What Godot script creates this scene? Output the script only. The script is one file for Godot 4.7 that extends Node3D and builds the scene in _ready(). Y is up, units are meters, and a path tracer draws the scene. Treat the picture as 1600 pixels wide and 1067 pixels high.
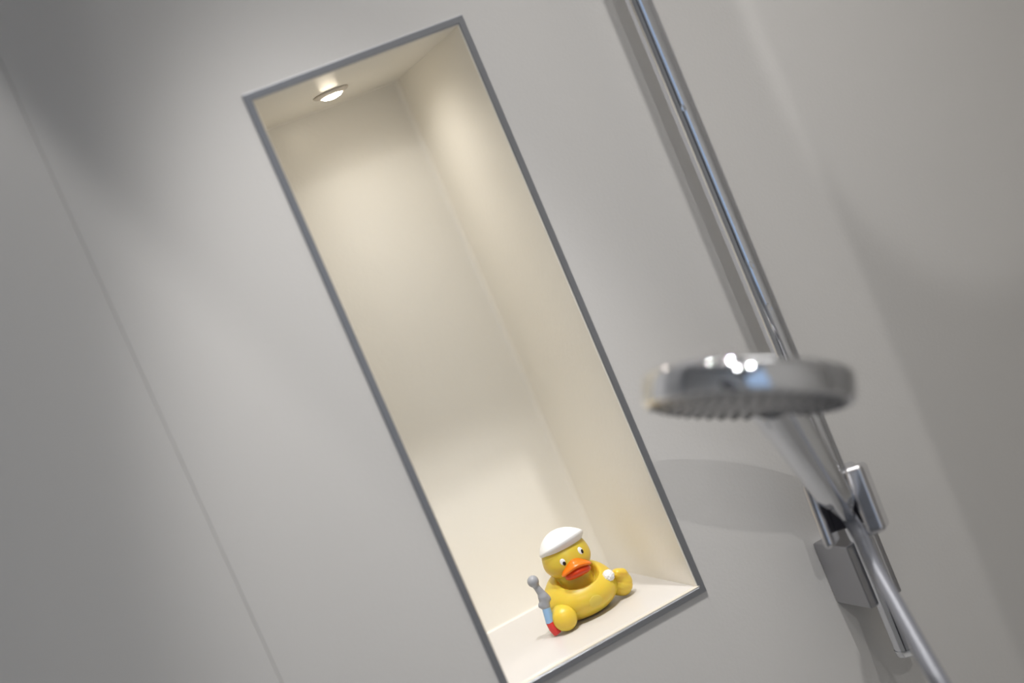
extends Node3D
# A tilted view of a tiled-panel shower wall: a lit niche with a bath duck, and a hand shower on its rail.
# World: wall face at z = 0, room towards +z, niche opening from x = 0..W and y = 0..H.

const W := 0.2
const H := 0.535
const DEPTH := 0.1907
const IN := 0.0065          # niche lining stands this far inside the trim
const FLOOR_Y := -1.05
const CEIL_Y := 1.38
const X0 := -1.4
const X1 := 1.5
const Z1 := 2.7

const POWER := {"wash": 1.32, "panel": 0.24, "front": 0.75, "left": 1.0, "graze": 0.15, "mid": 0.3, "aimed_left": 0.95, "pool": 0.3, "niche": 0.015, "beam": 0.009, "sky": 1.2}
const NEUTRAL := Color(1.0, 0.99, 0.975)
const NICHE_LIGHT := Color(1.0, 0.982, 0.95)
var M := {}
var used := {}

# ---------------------------------------------------------------- mesh buffer
class Buf:
	var p := PackedVector3Array()
	var n := PackedVector3Array()
	var c := PackedColorArray()
	var idx := PackedInt32Array()
	var tint := Color(1, 1, 1)
	func v(a: Vector3, b: Vector3) -> int:
		p.append(a); n.append(b); c.append(tint)
		return p.size() - 1
	func tri(a: int, b: int, d: int) -> void:
		var g := (p[b] - p[a]).cross(p[d] - p[a])
		if g.dot(n[a] + n[b] + n[d]) > 0.0:
			idx.append(a); idx.append(d); idx.append(b)      # clockwise is the front
		else:
			idx.append(a); idx.append(b); idx.append(d)
	func quad(a: int, b: int, d: int, e: int) -> void:
		tri(a, b, d); tri(a, d, e)
	func mesh() -> ArrayMesh:
		var arr := []
		arr.resize(Mesh.ARRAY_MAX)
		arr[Mesh.ARRAY_VERTEX] = p
		arr[Mesh.ARRAY_NORMAL] = n
		arr[Mesh.ARRAY_COLOR] = c
		arr[Mesh.ARRAY_INDEX] = idx
		var m := ArrayMesh.new()
		m.add_surface_from_arrays(Mesh.PRIMITIVE_TRIANGLES, arr)
		return m

# rounded box: half sizes h, edge radius r
func rbox(b: Buf, t: Transform3D, h: Vector3, r: float, seg := 3) -> void:
	var steps := []
	for i in seg + 1:
		steps.append(-1.0 + float(i) / seg)
	var line := []            # parameter in -1..1 and which side the corner centre lies
	for i in seg + 1: line.append([tan((float(i) / seg - 1.0) * PI / 4.0), -1.0])
	for i in seg + 1: line.append([tan(float(i) / seg * PI / 4.0), 1.0])
	var k := line.size()
	for face in 6:
		var ax := face / 2
		var sg := 1.0 if face % 2 == 0 else -1.0
		var base := b.p.size()
		for i in k:
			for j in k:
				var d := Vector3.ZERO
				var cc := Vector3.ZERO
				d[ax] = sg; cc[ax] = sg
				d[(ax + 1) % 3] = line[i][0]; cc[(ax + 1) % 3] = line[i][1]
				d[(ax + 2) % 3] = line[j][0]; cc[(ax + 2) % 3] = line[j][1]
				var nn := d.normalized()
				var q := cc * (h - Vector3(r, r, r)) + nn * r
				b.v(t * q, (t.basis * nn).normalized())
		for i in k - 1:
			for j in k - 1:
				var a := base + i * k + j
				b.quad(a, a + k, a + k + 1, a + 1)

func box_at(b: Buf, lo: Vector3, hi: Vector3, r := 0.0005, seg := 1) -> void:
	rbox(b, Transform3D(Basis(), (lo + hi) / 2.0), (hi - lo) / 2.0, r, seg)

# lathe about +y of a frame; prof = [[r, y], ...]; a break in smoothness where a point is doubled
func lathe(b: Buf, t: Transform3D, prof: Array, seg := 64) -> void:
	var m := prof.size()
	var nr := []
	for i in m:
		var t2 := Vector2.ZERO
		for e in [[i - 1, i], [i, i + 1]]:
			if e[0] < 0 or e[1] >= m: continue
			var d := Vector2(prof[e[1]][0] - prof[e[0]][0], prof[e[1]][1] - prof[e[0]][1])
			if d.length() < 1e-7: continue
			# a doubled point keeps only the side it belongs to
			t2 += d.normalized()
		nr.append(Vector2(t2.y, -t2.x).normalized())
	for i in m - 1:
		var a := Vector2(prof[i][0], prof[i][1]); var c := Vector2(prof[i + 1][0], prof[i + 1][1])
		if a.distance_to(c) < 1e-7: continue
		var base := b.p.size()
		for s in seg + 1:
			var an := TAU * s / seg
			var dir := Vector3(cos(an), 0, sin(an))
			for q in [[a, nr[i]], [c, nr[i + 1]]]:
				var pp: Vector2 = q[0]; var nn: Vector2 = q[1]
				b.v(t * (dir * pp.x + Vector3.UP * pp.y), (t.basis * (dir * nn.x + Vector3.UP * nn.y)).normalized())
		for s in seg:
			var o := base + s * 2
			b.quad(o, o + 1, o + 3, o + 2)

# sweep: list of {p, x, y, a, b, e}: centre, two axes, half sizes, superellipse exponent
func loft(b: Buf, rings: Array, seg := 40, caps := true) -> void:
	var base := b.p.size()
	var m := rings.size()
	var pts := []
	for r in rings:
		var row := []
		for s in seg:
			var an := TAU * s / seg
			var ex: float = 2.0 / r.e
			var cx := signf(cos(an)) * pow(absf(cos(an)), ex) * float(r.a)
			var cy := signf(sin(an)) * pow(absf(sin(an)), ex) * float(r.b)
			row.append(r.p + r.x * cx + r.y * cy)
		pts.append(row)
	for i in m:
		for s in seg:
			var du: Vector3 = pts[i][(s + 1) % seg] - pts[i][(s + seg - 1) % seg]
			var dv: Vector3 = pts[mini(i + 1, m - 1)][s] - pts[maxi(i - 1, 0)][s]
			var nn := du.cross(dv).normalized()
			if nn.dot(pts[i][s] - rings[i].p) < 0.0: nn = -nn
			b.v(pts[i][s], nn)
	for i in m - 1:
		for s in seg:
			var s2 := (s + 1) % seg
			b.quad(base + i * seg + s, base + (i + 1) * seg + s, base + (i + 1) * seg + s2, base + i * seg + s2)
	if caps:
		for i in [0, m - 1]:
			var dir: Vector3 = (rings[0].p - rings[1].p if i == 0 else rings[m - 1].p - rings[m - 2].p).normalized()
			var cc := b.v(rings[i].p, dir)
			var st := b.p.size()
			for s in seg: b.v(pts[i][s], dir)
			for s in seg: b.tri(cc, st + s, st + (s + 1) % seg)

func tube(b: Buf, path: Array, rad: Array, seg := 24) -> void:
	var rings := []
	var prev := Vector3.ZERO
	for i in path.size():
		var d: Vector3 = (path[mini(i + 1, path.size() - 1)] - path[maxi(i - 1, 0)]).normalized()
		var x := d.cross(Vector3(0.3, 0.2, 0.9)).normalized() if i == 0 else (prev - d * prev.dot(d)).normalized()
		prev = x
		rings.append({"p": path[i], "x": x, "y": d.cross(x), "a": rad[i], "b": rad[i], "e": 2.0})
	loft(b, rings, seg)

func smooth_path(pts: Array, n: int) -> Array:
	var cv := Curve3D.new()
	for i in pts.size():
		var tan_: Vector3 = (pts[mini(i + 1, pts.size() - 1)] - pts[maxi(i - 1, 0)]) / 6.0
		cv.add_point(pts[i], -tan_, tan_)
	var out := []
	for i in n + 1:
		out.append(cv.sample_baked(cv.get_baked_length() * i / n, true))
	return out

# a deformed ball: centre, radii, optional function (unit direction) -> extra scale
func ball(b: Buf, t: Transform3D, r: Vector3, shape = null, nu := 40, nv := 24) -> void:
	var pts := []
	for i in nv + 1:
		for j in nu + 1:
			var th := PI * i / nv; var ph := TAU * j / nu
			var d := Vector3(sin(th) * sin(ph), cos(th), sin(th) * cos(ph))
			var q := d * r
			if shape != null: q = shape.call(d, q)
			pts.append(q)
	grid(b, t, pts, nu + 1, nv + 1)

func grid(b: Buf, t: Transform3D, pts: Array, nu: int, nv: int, closed := true) -> void:
	var base := b.p.size()
	var mid := Vector3.ZERO
	for q in pts: mid += q
	mid /= pts.size()
	for i in nv:
		for j in nu:
			var l := j - 1; var r := j + 1
			if closed:
				if l < 0: l = nu - 2
				if r > nu - 1: r = 1
			else:
				l = maxi(l, 0); r = mini(r, nu - 1)
			var du: Vector3 = pts[i * nu + r] - pts[i * nu + l]
			var dv: Vector3 = pts[mini(i + 1, nv - 1) * nu + j] - pts[maxi(i - 1, 0) * nu + j]
			var nn := du.cross(dv)
			if nn.length() < 1e-12: nn = pts[i * nu + j] - mid
			nn = nn.normalized()
			if nn.dot(pts[i * nu + j] - mid) < 0.0: nn = -nn
			b.v(t * pts[i * nu + j], (t.basis * nn).normalized())
	for i in nv - 1:
		for j in nu - 1:
			var a := base + i * nu + j
			b.quad(a, a + nu, a + nu + 1, a + 1)

# surface nets of a signed distance (millimetres in, millimetres out); the mesh is scaled by 0.001
func nets(b: Buf, f: Callable, lo: Vector3, hi: Vector3, cell: float) -> void:
	var d := Vector3i(((hi - lo) / cell).ceil())
	d = Vector3i((d.x / 6 + 1) * 6, (d.y / 6 + 1) * 6, (d.z / 6 + 1) * 6)
	var sx := d.x + 1; var sy := d.y + 1
	var val := PackedFloat32Array()
	val.resize(sx * sy * (d.z + 1)); val.fill(1e9)
	var blocks := []
	for bz in d.z / 6:
		for by in d.y / 6:
			for bx in d.x / 6:
				var mid := lo + (Vector3(bx, by, bz) * 6.0 + Vector3(3, 3, 3)) * cell
				if absf(f.call(mid)) > cell * 6.6: continue
				blocks.append(Vector3i(bx, by, bz) * 6)
				for z in 7:
					for y in 7:
						for x in 7:
							var k := (bx * 6 + x) + sx * ((by * 6 + y) + sy * (bz * 6 + z))
							if val[k] > 1e8:
								val[k] = f.call(lo + Vector3(bx * 6 + x, by * 6 + y, bz * 6 + z) * cell)
	var at := {}
	var off := [0, 1, sx, sx + 1, sx * sy, sx * sy + 1, sx * sy + sx, sx * sy + sx + 1]
	var co := [Vector3(0, 0, 0), Vector3(1, 0, 0), Vector3(0, 1, 0), Vector3(1, 1, 0), Vector3(0, 0, 1), Vector3(1, 0, 1), Vector3(0, 1, 1), Vector3(1, 1, 1)]
	var edges := [[0, 1], [2, 3], [4, 5], [6, 7], [0, 2], [1, 3], [4, 6], [5, 7], [0, 4], [1, 5], [2, 6], [3, 7]]
	for bl in blocks:
		for z in 6:
			for y in 6:
				for x in 6:
					var c3 := Vector3i(bl.x + x, bl.y + y, bl.z + z)
					var k := c3.x + sx * (c3.y + sy * c3.z)
					var s := Vector3.ZERO
					var cnt := 0
					for e in edges:
						var a := val[k + off[e[0]]]; var c := val[k + off[e[1]]]
						if (a < 0.0) != (c < 0.0):
							s += co[e[0]].lerp(co[e[1]], a / (a - c))
							cnt += 1
					if cnt:
						var q := lo + (Vector3(c3) + s / cnt) * cell
						var h := 0.25
						var g := Vector3(f.call(q + Vector3(h, 0, 0)) - f.call(q - Vector3(h, 0, 0)), f.call(q + Vector3(0, h, 0)) - f.call(q - Vector3(0, h, 0)), f.call(q + Vector3(0, 0, h)) - f.call(q - Vector3(0, 0, h))).normalized()
						q -= g * clampf(f.call(q), -cell, cell)
						at[k] = b.v(q * 0.001, g)
	var st := [1, sx, sx * sy]
	for k in at:
		for ax in 3:
			var u: int = st[(ax + 1) % 3]; var w: int = st[(ax + 2) % 3]
			if (val[k] < 0.0) != (val[k + st[ax]] < 0.0) and at.has(k - u) and at.has(k - w) and at.has(k - u - w):
				b.quad(at[k], at[k - u], at[k - u - w], at[k - w])

# ---------------------------------------------------------------- scene objects
func numbered(s: String) -> String:
	used[s] = used.get(s, -1) + 1
	return s if used[s] == 0 else "%s_%03d" % [s, used[s]]

func thing(called: String, label: String, category: String, at := Transform3D()) -> Node3D:
	var o := Node3D.new()
	o.name = numbered(called)
	add_child(o)
	o.transform = at
	o.set_meta("label", label)
	if category: o.set_meta("category", category)
	return o

func struct(called: String, label := "") -> Node3D:
	var o := Node3D.new()
	o.name = numbered(called)
	add_child(o)
	o.set_meta("kind", "structure")
	if label: o.set_meta("label", label)
	return o

func part(b: Buf, called: String, m: Material, parent: Node3D, label := "") -> MeshInstance3D:
	var o := MeshInstance3D.new()
	o.name = called
	o.mesh = b.mesh()
	o.material_override = m
	parent.add_child(o, true)
	if label: o.set_meta("label", label)
	return o

func mat(called: String, col: Color, rough: float, metal := 0.0, spec := 0.5) -> StandardMaterial3D:
	var m := StandardMaterial3D.new()
	m.resource_name = called
	m.albedo_color = col
	m.roughness = rough
	m.metallic = metal
	m.metallic_specular = spec
	M[called] = m
	return m

func noise_normal(freq: float, strength: float, sd: int) -> NoiseTexture2D:
	var nz := FastNoiseLite.new()
	nz.seed = sd; nz.frequency = freq; nz.fractal_octaves = 3
	var t := NoiseTexture2D.new()
	t.width = 512; t.height = 512; t.seamless = true
	t.as_normal_map = true; t.bump_strength = strength
	t.noise = nz
	return t

func materials() -> void:
	var w := mat("wall_panel", Color8(202, 200, 198), 0.42, 0.0, 0.45)
	w.normal_enabled = true; w.normal_texture = noise_normal(0.05, 1.2, 3); w.normal_scale = 0.25
	w.uv1_triplanar = true; w.uv1_world_triplanar = true; w.uv1_scale = Vector3.ONE * 9.0
	mat("joint", Color8(178, 175, 171), 0.6)
	mat("plaster", Color8(228, 227, 225), 0.8)
	mat("floor_tile", Color8(196, 194, 190), 0.5)
	mat("door_dark", Color8(46, 42, 52), 0.5)
	var nl := mat("niche_white", Color8(242, 238, 229), 0.33, 0.0, 0.5)
	nl.normal_enabled = true; nl.normal_texture = noise_normal(0.03, 1.5, 9); nl.normal_scale = 0.3
	nl.uv1_triplanar = true; nl.uv1_world_triplanar = true; nl.uv1_scale = Vector3.ONE * 7.0
	mat("niche_floor", Color8(204, 201, 199), 0.35)
	mat("lip", Color8(206, 200, 188), 0.55, 0.0, 0.3)
	mat("sealant", Color8(176, 158, 128), 0.6)
	mat("brushed", Color8(172, 175, 182), 0.34, 1.0)
	var ch := mat("chrome", Color8(226, 228, 233), 0.05, 1.0)
	ch.resource_name = "chrome"
	mat("satin_chrome", Color8(176, 176, 180), 0.3, 1.0)
	mat("soft_chrome", Color8(212, 212, 216), 0.2, 1.0)
	mat("spray_plate", Color8(160, 161, 164), 0.3, 0.75)
	mat("nozzle_rubber", Color8(112, 112, 115), 0.5)
	mat("dark_gap", Color8(34, 33, 40), 0.25)
	mat("hose_grey", Color8(140, 142, 150), 0.42, 0.25)
	mat("fitting_white", Color8(214, 206, 196), 0.35, 0.3)
	var y := mat("duck_yellow", Color8(222, 192, 66), 0.36, 0.0, 0.5)
	y.subsurf_scatter_enabled = true; y.subsurf_scatter_strength = 0.35
	mat("duck_orange", Color8(236, 118, 18), 0.25)
	mat("duck_red_orange", Color8(214, 62, 14), 0.3)
	mat("duck_white", Color8(240, 240, 240), 0.4)
	mat("duck_black", Color8(24, 16, 18), 0.25)
	mat("tool_grey", Color8(158, 160, 166), 0.4)
	mat("tool_blue", Color8(148, 186, 226), 0.4)
	mat("tool_red", Color8(214, 52, 48), 0.38)
	mat("print_pale", Color8(219, 194, 80), 0.42)
	var wd := mat("water", Color(1, 1, 1, 0.05), 0.02)
	wd.refraction_enabled = true; wd.refraction_scale = 0.033

func glow(called: String, col: Color, e: float) -> StandardMaterial3D:
	var m := mat(called, col, 0.4)
	m.emission_enabled = true; m.emission = col; m.emission_energy_multiplier = e
	return m

# ---------------------------------------------------------------- main
func _ready() -> void:
	materials()
	# camera, sky, exposure
	var cam := Camera3D.new()
	cam.name = "camera"
	var at := CameraAttributesPhysical.new()
	at.frustum_focal_length = 50.0
	at.exposure_aperture = 1.56
	at.frustum_focus_distance = 1.275
	cam.attributes = at
	add_child(cam)
	cam.near = 0.05; cam.far = 60.0
	cam.fov = rad_to_deg(2.0 * atan(533.5 / 2222.06))
	cam.transform = Transform3D(Basis(Vector3(0.85517, -0.39400, 0.33682), Vector3(0.39611, 0.91586, 0.06563), Vector3(-0.33434, 0.07729, 0.93928)).orthonormalized(), Vector3(-0.27195, 0.35995, 1.12057))
	cam.current = true
	var env := Environment.new()
	env.tonemap_mode = Environment.TONE_MAPPER_LINEAR
	env.tonemap_exposure = 1.0
	env.background_mode = Environment.BG_COLOR
	env.background_color = Color8(165, 190, 222)
	env.background_energy_multiplier = POWER.sky
	env.sdfgi_enabled = true; env.ssao_enabled = true; env.ssil_enabled = true
	var we := WorldEnvironment.new()
	we.name = "world"; we.environment = env
	add_child(we)

	# lamps in the ceiling: two graze the wall left and right of the panel joint, two wash it, one is general, one is aimed
	downlight(Vector3(0.26, CEIL_Y, 0.42), "white ceiling downlight over the shower just left of the rail", POWER.wash, 38.0, 1.0, 0.016, NEUTRAL)
	aimed_spot(Vector3(-0.44, CEIL_Y, 2.40), Vector3(0.36, 0.20, 0.0), POWER.front, 12.0, 0.01, 1.0, "white swivelling ceiling spotlight outside the shower aimed at the rail")
	panel_lamp()
	downlight(Vector3(-0.40, CEIL_Y, 0.127), "white ceiling downlight grazing the wall left of the panel joint", POWER.left, 20.0, 0.2, 0.012, NEUTRAL)
	downlight(Vector3(0.11, CEIL_Y, 0.11), "white ceiling downlight grazing the wall straight above the niche", POWER.graze, 17.8, 0.2, 0.012, NEUTRAL)
	for q in [[0.55, 1.75, "white ceiling downlight in the middle of the room behind the viewer"], [-0.85, 1.95, "white ceiling downlight between the dark door and the window"], [1.1, 2.2, "white ceiling downlight in the far right corner of the room"]]:
		downlight(Vector3(q[0], CEIL_Y, q[1]), q[2], POWER.mid, 80.0, 0.6, 0.05, NEUTRAL)
	aimed_spot(Vector3(-0.02, CEIL_Y, 0.45), Vector3(0.03, 0.06, 0.0), POWER.aimed_left, 13.2, 0.03, 0.7, "white swivelling ceiling spotlight inside the shower aimed at the niche")
	aimed_spot(Vector3(0.60, CEIL_Y, 0.62), Vector3(0.62, 0.47, 0.0), POWER.pool, 9.6, 0.01, 0.22, "white swivelling ceiling spotlight at the right of the shower aimed at the upper wall")
	niche_lamp()

	room()
	niche()
	trim()
	rail()
	slider_holder()
	hand_shower()
	hose()
	duck()

# ---------------------------------------------------------------- lamps
func spot(parent: Node3D, at: Vector3, called: String, energy: float, angle: float, soft: float, size: float, col: Color, dir := Vector3.DOWN) -> void:
	var l := SpotLight3D.new()
	l.name = called
	parent.add_child(l, true)
	l.position = at
	var up := Vector3.FORWARD if absf(dir.y) > 0.9 else Vector3.UP
	l.basis = Basis.looking_at(dir, up)
	l.light_color = col; l.light_energy = energy
	l.spot_angle = angle; l.spot_angle_attenuation = soft
	l.spot_range = 8.0; l.spot_attenuation = 2.0
	l.light_size = size; l.shadow_enabled = true

func downlight(at: Vector3, label: String, energy: float, angle: float, soft: float, size: float, col: Color) -> void:
	var o := thing("ceiling_downlight", label, "downlight", Transform3D(Basis(), at))
	var b := Buf.new()
	lathe(b, Transform3D(), [[0.03, 0.0], [0.042, 0.0], [0.044, -0.002], [0.043, -0.005], [0.034, -0.006], [0.031, -0.004], [0.03, 0.0]], 40)
	part(b, "bezel", M.fitting_white, o)
	b = Buf.new()
	lathe(b, Transform3D(), [[0.0, -0.0035], [0.02, -0.0035], [0.031, -0.003], [0.031, -0.001], [0.0, -0.001]], 40)
	part(b, "lamp_lens", glow("lamp_glow", Color8(255, 248, 238), 3.0), o)
	spot(o, Vector3(0, -0.012, 0), "lamp_light", energy, angle, soft, size, col)

func aimed_spot(at: Vector3, goal: Vector3, energy: float, angle: float, size: float, soft: float, label: String) -> void:
	var dir := (goal - at - Vector3(0, -0.06, 0)).normalized()
	var o := thing("track_spotlight", label, "spotlight", Transform3D(Basis(), at))
	var b := Buf.new()
	lathe(b, Transform3D(), [[0.0, 0.0], [0.045, 0.0], [0.047, -0.002], [0.046, -0.006], [0.012, -0.008], [0.009, -0.03], [0.0, -0.03]], 40)
	part(b, "ceiling_plate", M.fitting_white, o)
	var fr := Transform3D(Basis(Quaternion(Vector3.DOWN, dir)), Vector3(0, -0.06, 0))
	b = Buf.new()
	lathe(b, fr, [[0.0, 0.045], [0.02, 0.045], [0.034, 0.035], [0.05, 0.0], [0.05, -0.018], [0.047, -0.02], [0.044, -0.018], [0.044, -0.01], [0.0, -0.01]], 48)
	part(b, "lamp_body", M.fitting_white, o)
	b = Buf.new()
	lathe(b, fr, [[0.0, -0.013], [0.04, -0.0125], [0.0435, -0.0115], [0.0435, -0.011], [0.0, -0.011]], 40)
	part(b, "lamp_lens", M.lamp_glow, o)
	spot(o, Vector3(0, -0.06, 0) + dir * 0.024, "lamp_light", energy, angle, soft, size, NEUTRAL, dir)

func panel_lamp() -> void:
	var o := thing("ceiling_panel_light", "oblong white ceiling light panel at the right end of the shower", "light panel", Transform3D(Basis(), Vector3(0.78, CEIL_Y, 0.52)))
	var b := Buf.new()
	rbox(b, Transform3D(Basis(), Vector3(0, -0.008, 0)), Vector3(0.31, 0.008, 0.21), 0.003, 2)
	part(b, "panel_frame", M.fitting_white, o)
	b = Buf.new()
	rbox(b, Transform3D(Basis(), Vector3(0, -0.0162, 0)), Vector3(0.295, 0.0012, 0.195), 0.001, 2)
	part(b, "lamp_diffuser", glow("panel_glow", Color8(255, 250, 244), 0.6), o)
	var l := AreaLight3D.new()
	l.name = "lamp_light"
	o.add_child(l)
	l.position = Vector3(0, -0.022, 0)
	l.basis = Basis.looking_at(Vector3.DOWN, Vector3.FORWARD)
	l.area_size = Vector2(0.58, 0.38)
	l.area_normalize_energy = true
	l.light_color = NEUTRAL; l.light_energy = POWER.panel
	l.area_range = 8.0; l.area_attenuation = 2.0
	l.shadow_enabled = true

func niche_lamp() -> void:
	var o := thing("niche_downlight", "small round glowing downlight in the niche ceiling", "downlight", Transform3D(Basis(), Vector3(W / 2.0, H - IN, -0.105)))
	var b := Buf.new()
	lathe(b, Transform3D(), [[0.0105, 0.0], [0.0165, 0.0], [0.0168, -0.0008], [0.016, -0.0018], [0.0125, -0.003], [0.0108, -0.0035], [0.0105, -0.002]], 48)
	part(b, "bezel", M.fitting_white, o)
	b = Buf.new()
	lathe(b, Transform3D(), [[0.0, -0.0062], [0.004, -0.006], [0.0075, -0.0052], [0.0098, -0.0038], [0.0104, -0.002], [0.0104, -0.0005], [0.0, -0.0005]], 40)
	part(b, "lamp_lens", glow("niche_glow", Color8(255, 240, 214), 30.0), o, "glowing lens")
	spot(o, Vector3(0, -0.0085, 0), "lamp_light", POWER.niche, 76.0, 1.0, 0.009, NICHE_LIGHT, Vector3(0.13, -0.99, 0.04).normalized())
	spot(o, Vector3(0, -0.0085, 0), "beam_light", POWER.beam, 45.0, 1.0, 0.009, NICHE_LIGHT)

# ---------------------------------------------------------------- room
func room() -> void:
	var wb := struct("wall_back", "pale grey satin shower wall with a recessed niche")
	var b := Buf.new()
	box_at(b, Vector3(X0, FLOOR_Y, -0.014), Vector3(-0.16015, CEIL_Y, 0.0), 0.0003)
	part(b, "panel", M.wall_panel, wb)
	b = Buf.new()
	var e := 0.0002
	box_at(b, Vector3(-0.15985, FLOOR_Y, -0.014), Vector3(0.0005, CEIL_Y, 0.0), 0.0004)
	box_at(b, Vector3(W - 0.0005, FLOOR_Y, -0.014), Vector3(X1, CEIL_Y, 0.0), 0.0004)
	box_at(b, Vector3(0, FLOOR_Y, -0.014), Vector3(W, 0.0005, -0.0), 0.00001)
	box_at(b, Vector3(0, H - 0.0005, -0.014), Vector3(W, CEIL_Y, -0.0), 0.00001)
	part(b, "panel", M.wall_panel, wb)
	b = Buf.new()
	box_at(b, Vector3(X0 - 0.2, FLOOR_Y, -0.34), Vector3(0, CEIL_Y, -0.0144))
	box_at(b, Vector3(W, FLOOR_Y, -0.34), Vector3(X1 + 0.2, CEIL_Y, -0.0144))
	box_at(b, Vector3(0, FLOOR_Y, -0.34), Vector3(W, 0, -0.0144))
	box_at(b, Vector3(0, H, -0.34), Vector3(W, CEIL_Y, -0.0144))
	box_at(b, Vector3(0, 0, -0.34), Vector3(W, H, -0.24))
	part(b, "wall_core", M.joint, wb)

	b = Buf.new()
	box_at(b, Vector3(X0 - 0.2, FLOOR_Y - 0.2, -0.34), Vector3(X1 + 0.2, FLOOR_Y, Z1 + 0.2), 0.001)
	part(b, "floor", M.floor_tile, self).set_meta("kind", "structure")
	b = Buf.new()
	box_at(b, Vector3(X0 - 0.2, CEIL_Y, -0.34), Vector3(X1 + 0.2, CEIL_Y + 0.2, Z1 + 0.2), 0.001)
	part(b, "ceiling", M.plaster, self).set_meta("kind", "structure")
	b = Buf.new()
	box_at(b, Vector3(X0 - 0.2, FLOOR_Y, 0), Vector3(X0, CEIL_Y, Z1 + 0.2), 0.001)
	part(b, "wall_left", M.plaster, self).set_meta("kind", "structure")
	b = Buf.new()
	box_at(b, Vector3(X1, FLOOR_Y, 0), Vector3(X1 + 0.2, CEIL_Y, Z1 + 0.2), 0.001)
	part(b, "wall_right", M.plaster, self).set_meta("kind", "structure")
	# front wall of the walk-in shower, right of the viewer; its free edge throws the upright shade line on the wall
	b = Buf.new()
	box_at(b, Vector3(0.108, FLOOR_Y, 0.95), Vector3(X1, CEIL_Y, 1.05), 0.002)
	part(b, "wall_wing", M.plaster, self).set_meta("kind", "structure")
	# wall behind the viewer with a window
	var wx0 := -1.2; var wx1 := 0.25; var wy0 := -0.2; var wy1 := 1.15
	b = Buf.new()
	box_at(b, Vector3(X0, FLOOR_Y, Z1), Vector3(wx0, CEIL_Y, Z1 + 0.2), 0.001)
	box_at(b, Vector3(wx1, FLOOR_Y, Z1), Vector3(X1, CEIL_Y, Z1 + 0.2), 0.001)
	box_at(b, Vector3(wx0, FLOOR_Y, Z1), Vector3(wx1, wy0, Z1 + 0.2), 0.001)
	box_at(b, Vector3(wx0, wy1, Z1), Vector3(wx1, CEIL_Y, Z1 + 0.2), 0.001)
	part(b, "wall_front", M.plaster, self).set_meta("kind", "structure")
	# dark door in the left wall
	var dr := struct("door_1", "dark flush door with a chrome lever")
	b = Buf.new()
	box_at(b, Vector3(X0 - 0.01, FLOOR_Y + 0.004, 1.35), Vector3(X0 + 0.03, 1.0, 2.05), 0.002)
	part(b, "door_leaf", M.door_dark, dr)
	b = Buf.new()
	lathe(b, Transform3D(Basis(Vector3.BACK, PI / 2.0).rotated(Vector3.UP, PI), Vector3(X0 + 0.03, 0.0, 1.42)), [[0.0, 0.0], [0.025, 0.0], [0.025, 0.006], [0.009, 0.008], [0.009, 0.045], [0.0, 0.047]], 24)
	rbox(b, Transform3D(Basis(), Vector3(X0 + 0.066, 0.0, 1.475)), Vector3(0.008, 0.009, 0.065), 0.006, 3)
	part(b, "door_handle", M.chrome, dr)
	var wn := struct("window_1")
	b = Buf.new()
	for q in [[wx0, wy0, wx0 + 0.05, wy1], [wx1 - 0.05, wy0, wx1, wy1], [wx0, wy0, wx1, wy0 + 0.05], [wx0, wy1 - 0.05, wx1, wy1]]:
		box_at(b, Vector3(q[0], q[1], Z1 + 0.09), Vector3(q[2], q[3], Z1 + 0.14), 0.003)
	part(b, "window_frame", M.fitting_white, wn)
	var g := mat("window_glass", Color(1, 1, 1, 0.06), 0.02)
	g.transparency = BaseMaterial3D.TRANSPARENCY_ALPHA
	b = Buf.new()
	box_at(b, Vector3(wx0 + 0.05, wy0 + 0.05, Z1 + 0.112), Vector3(wx1 - 0.05, wy1 - 0.05, Z1 + 0.118), 0.0005)
	part(b, "pane", g, wn)

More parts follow.
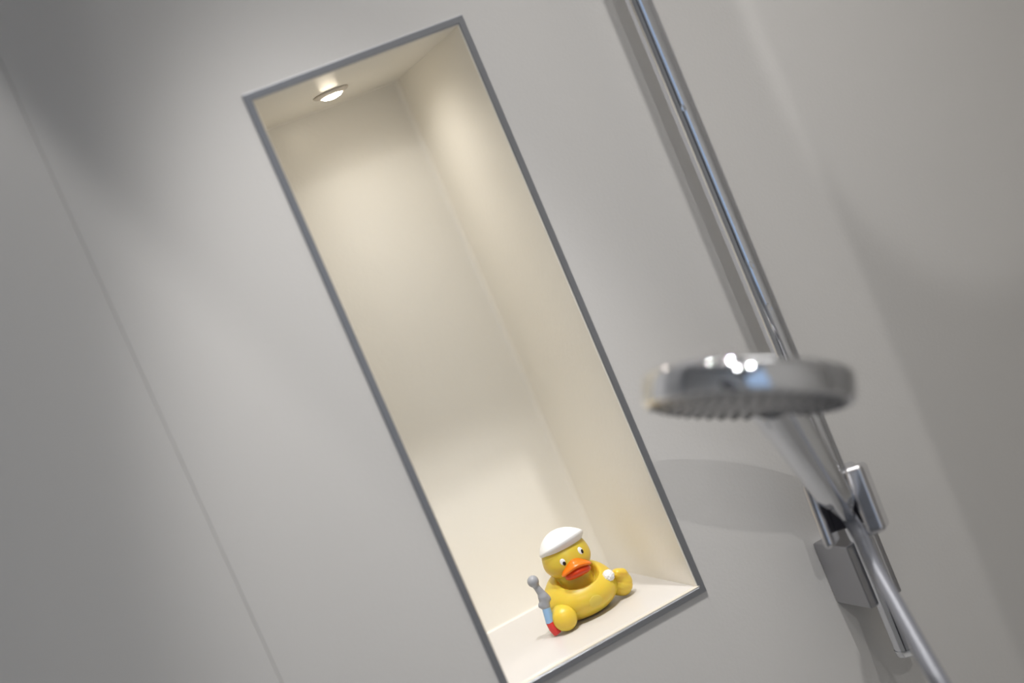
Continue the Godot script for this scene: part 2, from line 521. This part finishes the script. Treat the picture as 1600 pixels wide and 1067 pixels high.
# ---------------------------------------------------------------- niche
func niche() -> void:
	var wb := get_node("wall_back")
	var x0 := IN; var x1 := W - IN; var y0 := IN; var y1 := H - IN
	var r := 0.007
	# one bent lining: left side, back, right side, with coved corners
	var prof := [Vector2(x0 - 0.0012, 0.0012), Vector2(x0, -0.0005)]
	var nrm := [Vector2(0.4, 0.9), Vector2(1, 0)]
	prof.append(Vector2(x0, -DEPTH + r)); nrm.append(Vector2(1, 0))
	for i in 9:
		var a := PI / 2.0 * i / 8
		prof.append(Vector2(x0 + r - r * cos(a), -DEPTH + r - r * sin(a))); nrm.append(Vector2(cos(a), sin(a)))
	for i in 9:
		var a := PI / 2.0 * i / 8
		prof.append(Vector2(x1 - r + r * sin(a), -DEPTH + r - r * cos(a))); nrm.append(Vector2(-sin(a), cos(a)))
	prof.append(Vector2(x1, -DEPTH + r)); nrm.append(Vector2(-1, 0))
	prof.append(Vector2(x1, -0.0005)); nrm.append(Vector2(-1, 0))
	prof.append(Vector2(x1 + 0.0012, 0.0012)); nrm.append(Vector2(-0.4, 0.9))
	var b := Buf.new()
	for i in prof.size():
		for y in [y0 - 0.003, y1 + 0.003]:
			b.v(Vector3(prof[i].x, y, prof[i].y), Vector3(nrm[i].x, 0, nrm[i].y).normalized())
	for i in prof.size() - 1:
		b.quad(i * 2, i * 2 + 1, i * 2 + 3, i * 2 + 2)
	# outer skin so that the lining has thickness
	box_at(b, Vector3(0.0005, 0.0005, -DEPTH - 0.012), Vector3(W - 0.0005, H - 0.0005, -DEPTH - 0.0008))
	box_at(b, Vector3(0.0005, 0.0005, -DEPTH), Vector3(x0 - 0.0014, H - 0.0005, -0.001))
	box_at(b, Vector3(x1 + 0.0014, 0.0005, -DEPTH), Vector3(W - 0.0005, H - 0.0005, -0.001))
	part(b, "niche_lining", M.niche_white, wb, "cream niche lining")
	b = Buf.new()
	box_at(b, Vector3(x0 - 0.003, y1, -DEPTH - 0.0006), Vector3(x1 + 0.003, H - 0.0006, 0.0012), 0.0012, 2)
	part(b, "niche_ceiling", M.niche_white, wb)
	b = Buf.new()
	box_at(b, Vector3(x0 - 0.003, 0.0006, -DEPTH - 0.0006), Vector3(x1 + 0.003, y0, -0.0046), 0.0008, 2)
	part(b, "niche_floor", M.niche_floor, wb, "white niche floor")
	b = Buf.new()
	box_at(b, Vector3(x0 - 0.003, 0.0006, -0.0046), Vector3(x1 + 0.003, y0 - 0.0004, -0.0036), 0.0003)
	part(b, "sealant_joint", M.sealant, wb, "tan sealant line")
	b = Buf.new()
	box_at(b, Vector3(x0 - 0.003, 0.0057, -0.0036), Vector3(x1 + 0.003, y0, 0.0023), 0.0004, 2)
	part(b, "niche_lip", M.lip, wb)
	# cove between back and ceiling / floor
	b = Buf.new()
	for s in [[y1, -1.0], [y0, 1.0]]:
		var base := b.p.size()
		var rr := 0.0015
		for i in 7:
			var a := PI / 2.0 * i / 6
			var q := Vector2(rr - rr * cos(a), rr - rr * sin(a))
			for x in [x0 + 0.0045, x1 - 0.0045]:
				b.v(Vector3(x, s[0] + s[1] * q.y, -DEPTH + q.x), Vector3(0, s[1] * sin(a), cos(a)).normalized())
		for i in 6: b.quad(base + i * 2, base + i * 2 + 1, base + i * 2 + 3, base + i * 2 + 2)
	part(b, "niche_cove", M.niche_white, wb)

func trim() -> void:
	var o := struct("trim_1", "slim grey metal trim framing the lit niche")
	var f := IN - 0.001
	var z := 0.0022
	# four mitred strips: outer edge, proud face, inner edge
	var c := [Vector2(0, 0), Vector2(W, 0), Vector2(W, H), Vector2(0, H)]
	for i in 4:
		var a: Vector2 = c[i]; var d: Vector2 = c[(i + 1) % 4]
		var t := (d - a).normalized(); var inw := Vector2(-t.y, t.x)
		var prof := [[-0.0008, -0.001, Vector2(-1, 0)], [-0.0008, z - 0.0007, Vector2(-1, 0.2)], [-0.0002, z, Vector2(-0.3, 1)], [f - 0.0007, z, Vector2(0.3, 1)], [f, z - 0.0007, Vector2(1, 0.3)], [f, -0.003, Vector2(1, 0)]]
		var b := Buf.new()
		for k in prof.size() - 1:
			var base := b.p.size()
			var flat: Vector2 = Vector2(prof[k][0], prof[k][1]) - Vector2(prof[k + 1][0], prof[k + 1][1])
			var nf := Vector2(flat.y, -flat.x).normalized()
			if nf.dot(prof[k][2] + prof[k + 1][2]) < 0: nf = -nf
			for q in [prof[k], prof[k + 1]]:
				for e in [[a, 1.0], [d, -1.0]]:
					var pp: Vector2 = e[0] + t * (float(q[0]) * e[1]) + inw * float(q[0])
					b.v(Vector3(pp.x, pp.y, q[1]), Vector3(inw.x * nf.x, inw.y * nf.x, nf.y).normalized())
			b.quad(base, base + 1, base + 3, base + 2)
		part(b, "trim_strip", M.brushed, o)

# ---------------------------------------------------------------- shower rail
const RX := 0.331
const RZ := 0.055
const RR := 0.0108
func rail() -> void:
	var o := thing("shower_rail", "upright round chrome shower rail right of the niche", "shower rail", Transform3D(Basis(), Vector3(RX, -0.118, RZ)))
	var b := Buf.new()
	lathe(b, Transform3D(), [[RR, 0.004], [RR, 1.05]], 64)
	part(b, "rail_tube", M.chrome, o)
	for y in [0.0, 1.05]:
		b = Buf.new()
		var s := 1.0 if y > 0.5 else -1.0
		lathe(b, Transform3D(Basis(), Vector3(0, y, 0)), [[RR + 0.0003, -s * 0.004], [RR + 0.0003, s * 0.0012], [RR - 0.001, s * 0.0026], [0.004, s * 0.003], [0.0, s * 0.003]], 48)
		part(b, "end_cap", M.chrome, o)
	for y in [0.0775, 0.98]:
		b = Buf.new()
		# bracket: a block from the wall to the rail, bevelled front
		rbox(b, Transform3D(Basis(), Vector3(0, y, -0.0275)), Vector3(0.0175, 0.0295, 0.0273), 0.0018, 3)
		part(b, "wall_bracket", M.satin_chrome, o, "matt grey block bracket")
	drops()

func drops() -> void:
	var spots := [[0.3905, -0.52, 0.0022, "higher"], [0.2470, -0.30, 0.0021, "middle"], [0.2080, -0.28, 0.0024, "lower"]]
	var names := ["water drop high on the chrome rail above the others", "water drop on the chrome rail between the other two drops", "water drop low on the chrome rail just above the hand shower"]
	for i in 3:
		var s: Array = spots[i]
		var a: float = s[1]
		var dir := Vector3(sin(a), 0, cos(a))
		var basis := Basis(Vector3.UP.cross(dir), Vector3.UP, dir)
		var o := MeshInstance3D.new()
		var b := Buf.new()
		ball(b, Transform3D(), Vector3(s[2] * 0.8, s[2] * 1.5, s[2] * 0.6), func(d, q): return Vector3(q.x * (1.0 - 0.25 * d.y), q.y, q.z * (1.0 - 0.25 * d.y)), 20, 14)
		o.mesh = b.mesh(); o.material_override = M.water
		o.name = numbered("water_drop")
		add_child(o)
		o.transform = Transform3D(basis, Vector3(RX, s[0], RZ) + dir * (RR + s[2] * 0.35))
		o.set_meta("label", names[i]); o.set_meta("category", "water drop"); o.set_meta("group", "water drops on the rail")

# directions of the holder: out of the rail towards the hand shower, and to its side
var HO := Vector3(-0.60, 0, 0.80)
var HS := Vector3(0.80, 0, 0.60)
var HEND := Vector3(0.303, 0.029, 0.096)    # lower end of the shower handle
var DISC := Vector3(0.1911, 0.1865, 0.235)  # centre of the shower head
var BACK := Vector3(0.448, 0.887, -0.107)

func slider_holder() -> void:
	var o := thing("slider_holder", "chrome sliding holder gripping the hand shower on the rail", "shower holder", Transform3D(Basis(), Vector3(RX, 0.03, RZ)))
	var fr := Basis(HS, Vector3.UP, HO)
	var b := Buf.new()
	rbox(b, Transform3D(fr, HO * 0.001), Vector3(0.0185, 0.024, 0.0175), 0.005, 4)
	part(b, "clamp", M.chrome, o)
	for q in [[-0.0185, 0.0046], [0.0215, 0.0080]]:
		b = Buf.new()
		var f2 := fr.rotated(HS, -0.22)
		rbox(b, Transform3D(f2, HS * float(q[0]) + HO * 0.036 + Vector3.UP * 0.002), Vector3(q[1], 0.029, 0.0225), 0.0042, 4)
		part(b, "fork_arm", M.soft_chrome, o)
	b = Buf.new()
	rbox(b, Transform3D(fr, HO * 0.022 + Vector3.UP * 0.002), Vector3(0.0145, 0.022, 0.006), 0.002, 3)
	part(b, "grip_lining", M.dark_gap, o, "dark grip lining")

func hand_shower() -> void:
	var n := BACK.normalized()
	var u := HEND - DISC
	u = (u - n * u.dot(n)).normalized()
	var w := n.cross(u).normalized()
	var fr := Transform3D(Basis(w, n, u), Vector3.ZERO)
	fr.basis = Basis(u.cross(n) * -1.0, n, u)
	var o := thing("hand_shower", "large round chrome hand shower held out in front of the rail", "hand shower", Transform3D(Basis(), DISC))
	var R := 0.0743
	var t := 0.0118
	var b := Buf.new()
	lathe(b, fr, [[0.0, t], [0.03, t], [R - 0.008, t], [R - 0.0035, t - 0.0006], [R - 0.001, t - 0.0025], [R - 0.0001, t - 0.0048], [R, t - 0.007], [R, -t + 0.003], [R - 0.0006, -t + 0.0012], [R - 0.002, -t], [R - 0.005, -t + 0.0004]], 128)
	part(b, "shower_head", M.chrome, o)
	b = Buf.new()
	lathe(b, fr, [[R - 0.005, -t + 0.0006], [R - 0.007, -t - 0.0004], [0.05, -t - 0.0012], [0.0, -t - 0.0016]], 96)
	part(b, "spray_face", M.spray_plate, o)
	b = Buf.new()
	for ring in [[0.064, 42], [0.056, 36], [0.048, 30], [0.040, 26], [0.032, 20], [0.024, 14], [0.016, 10], [0.008, 5]]:
		for k in ring[1]:
			var an: float = TAU * (k + 0.5 * (ring[1] % 4)) / ring[1]
			var p := fr.basis * Vector3(cos(an) * ring[0], -t - 0.0004, sin(an) * ring[0])
			lathe(b, Transform3D(fr.basis, p), [[0.0021, 0.0], [0.0019, -0.001], [0.0012, -0.0016], [0.0, -0.0016]], 8)
	part(b, "spray_nozzles", M.nozzle_rubber, o).set_meta("kind", "stuff")
	# handle: loft from under the head to the holder
	var e := HEND - DISC
	var a0 := u * 0.05 - n * 0.004
	var path := []
	for i in 25: path.append(a0.lerp(e, i / 24.0))
	var rings := []
	for i in path.size():
		var s := float(i) / (path.size() - 1)
		var d: Vector3 = (path[mini(i + 1, path.size() - 1)] - path[maxi(i - 1, 0)]).normalized()
		var y := (n - d * n.dot(d)).normalized()
		var x := d.cross(y)
		var wd := lerpf(0.0235, 0.0165, s / 0.8) if s < 0.8 else lerpf(0.0165, 0.0066, pow((s - 0.8) / 0.2, 1.3))
		var th := lerpf(0.0135, 0.0105, s) if s < 0.8 else lerpf(0.0111, 0.0066, (s - 0.8) / 0.2)
		rings.append({"p": path[i], "x": x, "y": y, "a": wd, "b": th, "e": lerpf(1.45, 1.9, clampf(s * 1.2 - 0.3, 0, 1))})
	b = Buf.new()
	loft(b, rings, 48)
	part(b, "handle", M.chrome, o)

func hose() -> void:
	var o := thing("shower_hose", "smooth grey shower hose running down from the holder in front of the rail", "hose", Transform3D(Basis(), HEND))
	var cam := Vector3(-0.27195, 0.35995, 1.12057)
	var along := (HEND - DISC).normalized()
	var pts := [HEND + along * 0.0015, HEND + along * 0.012]
	for q in [[1346, 840, 1.172], [1364, 880, 1.163], [1400, 945, 1.135], [1462, 1055, 1.085], [1530, 1170, 1.04]]:
		pts.append(cam + ray(q[0], q[1]) * float(q[2]))
	for i in pts.size(): pts[i] -= HEND
	var path := smooth_path(pts, 60)
	var rad := []
	for i in path.size():
		rad.append(lerpf(0.0064, 0.0074, float(i) / path.size()))
	var b := Buf.new()
	tube(b, path, rad, 28)
	part(b, "hose_tube", M.hose_grey, o)

func ray(px: float, py: float) -> Vector3:
	var bs := Basis(Vector3(0.85517, -0.39400, 0.33682), Vector3(0.39611, 0.91586, 0.06563), Vector3(-0.33434, 0.07729, 0.93928)).orthonormalized()
	return bs * Vector3((px - 800.0) / 2222.06, -(py - 533.5) / 2222.06, -1.0)

# ---------------------------------------------------------------- duck
func smin(a: float, b: float, k: float) -> float:
	var h := clampf(0.5 + 0.5 * (b - a) / k, 0.0, 1.0)
	return lerpf(b, a, h) - k * h * (1.0 - h)

func ell(q: Vector3, c: Vector3, r: Vector3) -> float:
	var d := q - c
	var k0 := (d / r).length()
	var k1 := (d / (r * r)).length()
	return k0 * (k0 - 1.0) / maxf(k1, 1e-6)

func cap_d(q: Vector3, a: Vector3, b: Vector3, ra: float, rb: float) -> float:
	var h := clampf((q - a).dot(b - a) / (b - a).length_squared(), 0.0, 1.0)
	return (q - a.lerp(b, h)).length() - lerpf(ra, rb, h)

func duck_body(q: Vector3) -> float:
	var d := ell(q, Vector3(0, 19, 0), Vector3(35, 21, 32))
	# high shoulders behind the neck
	d = smin(d, ell(q, Vector3(1, 26, -8), Vector3(28, 21, 25)), 12.0)
	# hollow around the neck, open towards the front
	d = -smin(-d, ell(q, Vector3(3, 43, 11), Vector3(20.5, 18.5, 18.5)), 3.0)
	# neck
	d = smin(d, cap_d(q, Vector3(1, 26, 2), Vector3(0, 52, 4), 15.5, 15.0), 2.0)
	# tail
	d = smin(d, cap_d(q, Vector3(0, 24, -28), Vector3(0, 38, -40), 11.0, 3.5), 8.0)
	return -smin(-d, q.y, 3.0) if q.y < 8.0 else d

func duck() -> void:
	var yaw := deg_to_rad(-10.0)
	var o := thing("rubber_duck", "yellow rubber duck in a white cap standing on the niche floor", "rubber duck", Transform3D(Basis(Vector3.UP, yaw), Vector3(0.1230, IN, -0.0866)))
	var mm := Transform3D(Basis().scaled(Vector3.ONE * 0.001), Vector3.ZERO)
	var b := Buf.new()
	nets(b, duck_body, Vector3(-42, -2, -48), Vector3(42, 56, 40), 1.2)
	part(b, "body", M.duck_yellow, o)
	b = Buf.new()
	ball(b, mm * Transform3D(Basis(), Vector3(0, 58, 4)), Vector3(21.8, 21.5, 21.5), func(d, q): return q + Vector3(d.x, 0, d.z) * (1.3 * exp(-pow((d.y + 0.35) / 0.35, 2.0))), 64, 40)
	part(b, "head", M.duck_yellow, o)
	var hc := Vector3(0, 58, 4)
	# eyes
	for s in [-1.0, 1.0]:
		var dir := Vector3(s * 9.6 + 2.6, 1.0 + 1.2 * s, 19.0).normalized()
		var fr := Basis(Vector3.UP.cross(dir).normalized(), dir.cross(Vector3.UP.cross(dir).normalized()), dir)
		b = Buf.new()
		ball(b, mm * Transform3D(fr, hc + dir * 21.0), Vector3(3.0, 4.0, 1.4), null, 28, 18)
		var eye := part(b, "eye", M.duck_white, o)
		b = Buf.new()
		ball(b, mm * Transform3D(fr, hc + dir * 22.0 + fr.y * -0.8 + fr.x * 0.9), Vector3(1.6, 2.0, 0.8), null, 20, 12)
		part(b, "pupil", M.duck_black, eye)
	# bill
	b = Buf.new()
	nets(b, bill, Vector3(-17, 36, 14), Vector3(17, 62, 40), 0.8)
	part(b, "bill", M.duck_orange, o)
	b = Buf.new()
	nets(b, bill_low, Vector3(-15, 34, 14), Vector3(15, 56, 40), 0.8)
	part(b, "lower_bill", M.duck_red_orange, o)
	cap(o, mm)
	# hands: a round paddle in front and a mitten at the side
	b = Buf.new()
	nets(b, func(q): return smin(ell(q, Vector3(-26, 12.5, 27), Vector3(11, 11.5, 9)), cap_d(q, Vector3(-26, 16, 18), Vector3(-30, 14, 4), 8.0, 6.0), 6.0), Vector3(-46, -2, -6), Vector3(-10, 30, 40), 1.0)
	part(b, "wing", M.duck_yellow, o)
	b = Buf.new()
	nets(b, mitten, Vector3(16, -2, -16), Vector3(56, 40, 28), 1.0)
	part(b, "wing", M.duck_yellow, o)
	# white sponge in the right hand
	b = Buf.new()
	nets(b, func(q): return ell(q, Vector3(26.5, 27.5, 17), Vector3(5.6, 5.6, 5.2)) + 0.5 * sin(q.x * 1.9) * sin(q.y * 1.9) * sin(q.z * 1.9), Vector3(16, 18, 8), Vector3(38, 38, 28), 0.8)
	part(b, "sponge", M.duck_white, o, "white foam ball held in the wing")
	# faded pale print on the chest, a patch of the body's own skin
	b = Buf.new()
	nets(b, func(q): return maxf(duck_body(q) - 0.15, ell(q, Vector3(5, 15.5, 31), Vector3(6.5, 5.5, 6))), Vector3(-4, 8, 22), Vector3(14, 23, 38), 0.6)
	part(b, "faded_print", M.print_pale, o, "pale faded print on the chest")
	tool(o, mm)

func bill(q: Vector3) -> float:
	# upper bill: wide, with a raised middle and the corners drawn down
	var x := q.x - 1.5
	var sag := 0.024 * x * x
	var c := Vector3(x, q.y - 51.8 + sag, q.z - 24.0)
	var d := ell(c, Vector3(0, 0, 0), Vector3(14.6, 3.7, 10.6))
	d = smin(d, ell(c, Vector3(0, 2.4, -2), Vector3(6.5, 3.6, 7.0)), 4.0)
	return d

func bill_low(q: Vector3) -> float:
	var x := q.x - 1.5
	var c := Vector3(x, q.y - 46.2 + 0.016 * x * x, q.z - 23.5)
	return ell(c, Vector3.ZERO, Vector3(12.4, 6.0, 10.2))

func mitten(p: Vector3) -> float:
	var q := p + Vector3(0, 10, 0)
	var d := ell(q, Vector3(37, 24, 4), Vector3(10.5, 13, 11))
	d = smin(d, cap_d(q, Vector3(40, 32, 10), Vector3(36, 35, 14), 5.0, 4.0), 3.0)
	d += 0.5 * maxf(0.0, cos((q.y * 0.75 + q.x * 0.5)) - 0.4)
	return smin(d, cap_d(q, Vector3(32, 24, 0), Vector3(24, 24, -4), 9.0, 8.0), 6.0)

func cap(o: Node3D, mm: Transform3D) -> void:
	# white cap: a dome over the head whose rim flares into a visor in front
	var nu := 72
	var pts := []
	var rows := 15
	for i in rows + 5:
		for j in nu + 1:
			var ph := TAU * j / nu
			var front := pow(maxf(0.0, 0.5 + 0.5 * cos(ph - 0.45)), 1.5)
			var back := maxf(0.0, -cos(ph - 0.45))
			var hair := deg_to_rad(lerpf(18.5, 28.0, front) - 6.0 * back)   # where the cap meets the head
			var el := deg_to_rad(lerpf(21.0, 38.0, front) - 6.0 * back)     # where the rim ends
			var rim := lerpf(23.0, 29.5, front)
			var q: Vector3
			if i <= rows:
				var s := float(i) / rows
				var e := lerpf(PI / 2.0, el, s)
				var rr := lerpf(25.2, rim, pow(s, 2.2))
				q = Vector3(sin(ph) * cos(e), sin(e), cos(ph) * cos(e)) * rr
			else:
				var s := float(i - rows) / 4.0
				var e := lerpf(el - 0.03, hair, s)
				var rr := lerpf(rim - 0.5, 20.8, s)
				q = Vector3(sin(ph) * cos(e), sin(e), cos(ph) * cos(e)) * rr
			pts.append(q + Vector3(0.6, 58.2, 4))
	var b := Buf.new()
	grid(b, mm, pts, nu + 1, rows + 5)
	part(b, "cap", M.duck_white, o)

func tool(o: Node3D, mm: Transform3D) -> void:
	# toy tool in the left hand: grey knob and clamp, pale blue sleeve, red foot
	var a := Vector3(-40, 2.2, 21)
	var ax := Vector3(0.12, 1.0, 0.02).normalized()
	var P := func(s, side = 0.0): return a + ax * s + Vector3(side, 0, 0)
	var b := Buf.new()
	tube(b, [mm * P.call(0.0, 4.0), mm * P.call(6.0, 1.5), mm * P.call(12.0)], [0.0046, 0.0047, 0.0042], 20)
	part(b, "tool_foot", M.tool_red, o, "red foot of the toy tool")
	b = Buf.new()
	tube(b, [mm * P.call(11.5), mm * P.call(19.0), mm * P.call(27.0)], [0.0041, 0.004, 0.0038], 20)
	part(b, "tool_sleeve", M.tool_blue, o, "pale blue sleeve of the toy tool")
	b = Buf.new()
	nets(b, func(q):
		var d := cap_d(q, P.call(27.0), P.call(35.0), 4.2, 4.4)
		d = smin(d, cap_d(q, P.call(29.0, -3.2), P.call(32.0, 3.2), 3.2, 3.4), 1.5)
		d = smin(d, cap_d(q, P.call(35.0, 1.0), P.call(46.0, -3.0), 3.9, 2.9), 2.0)
		return smin(d, ell(q, P.call(52.0, -4.6), Vector3(5.2, 5.4, 5.2)), 2.0), Vector3(-62, 22, 6), Vector3(-18, 70, 38), 0.8)
	part(b, "tool_head", M.tool_grey, o, "grey clamp and round knob of the toy tool")
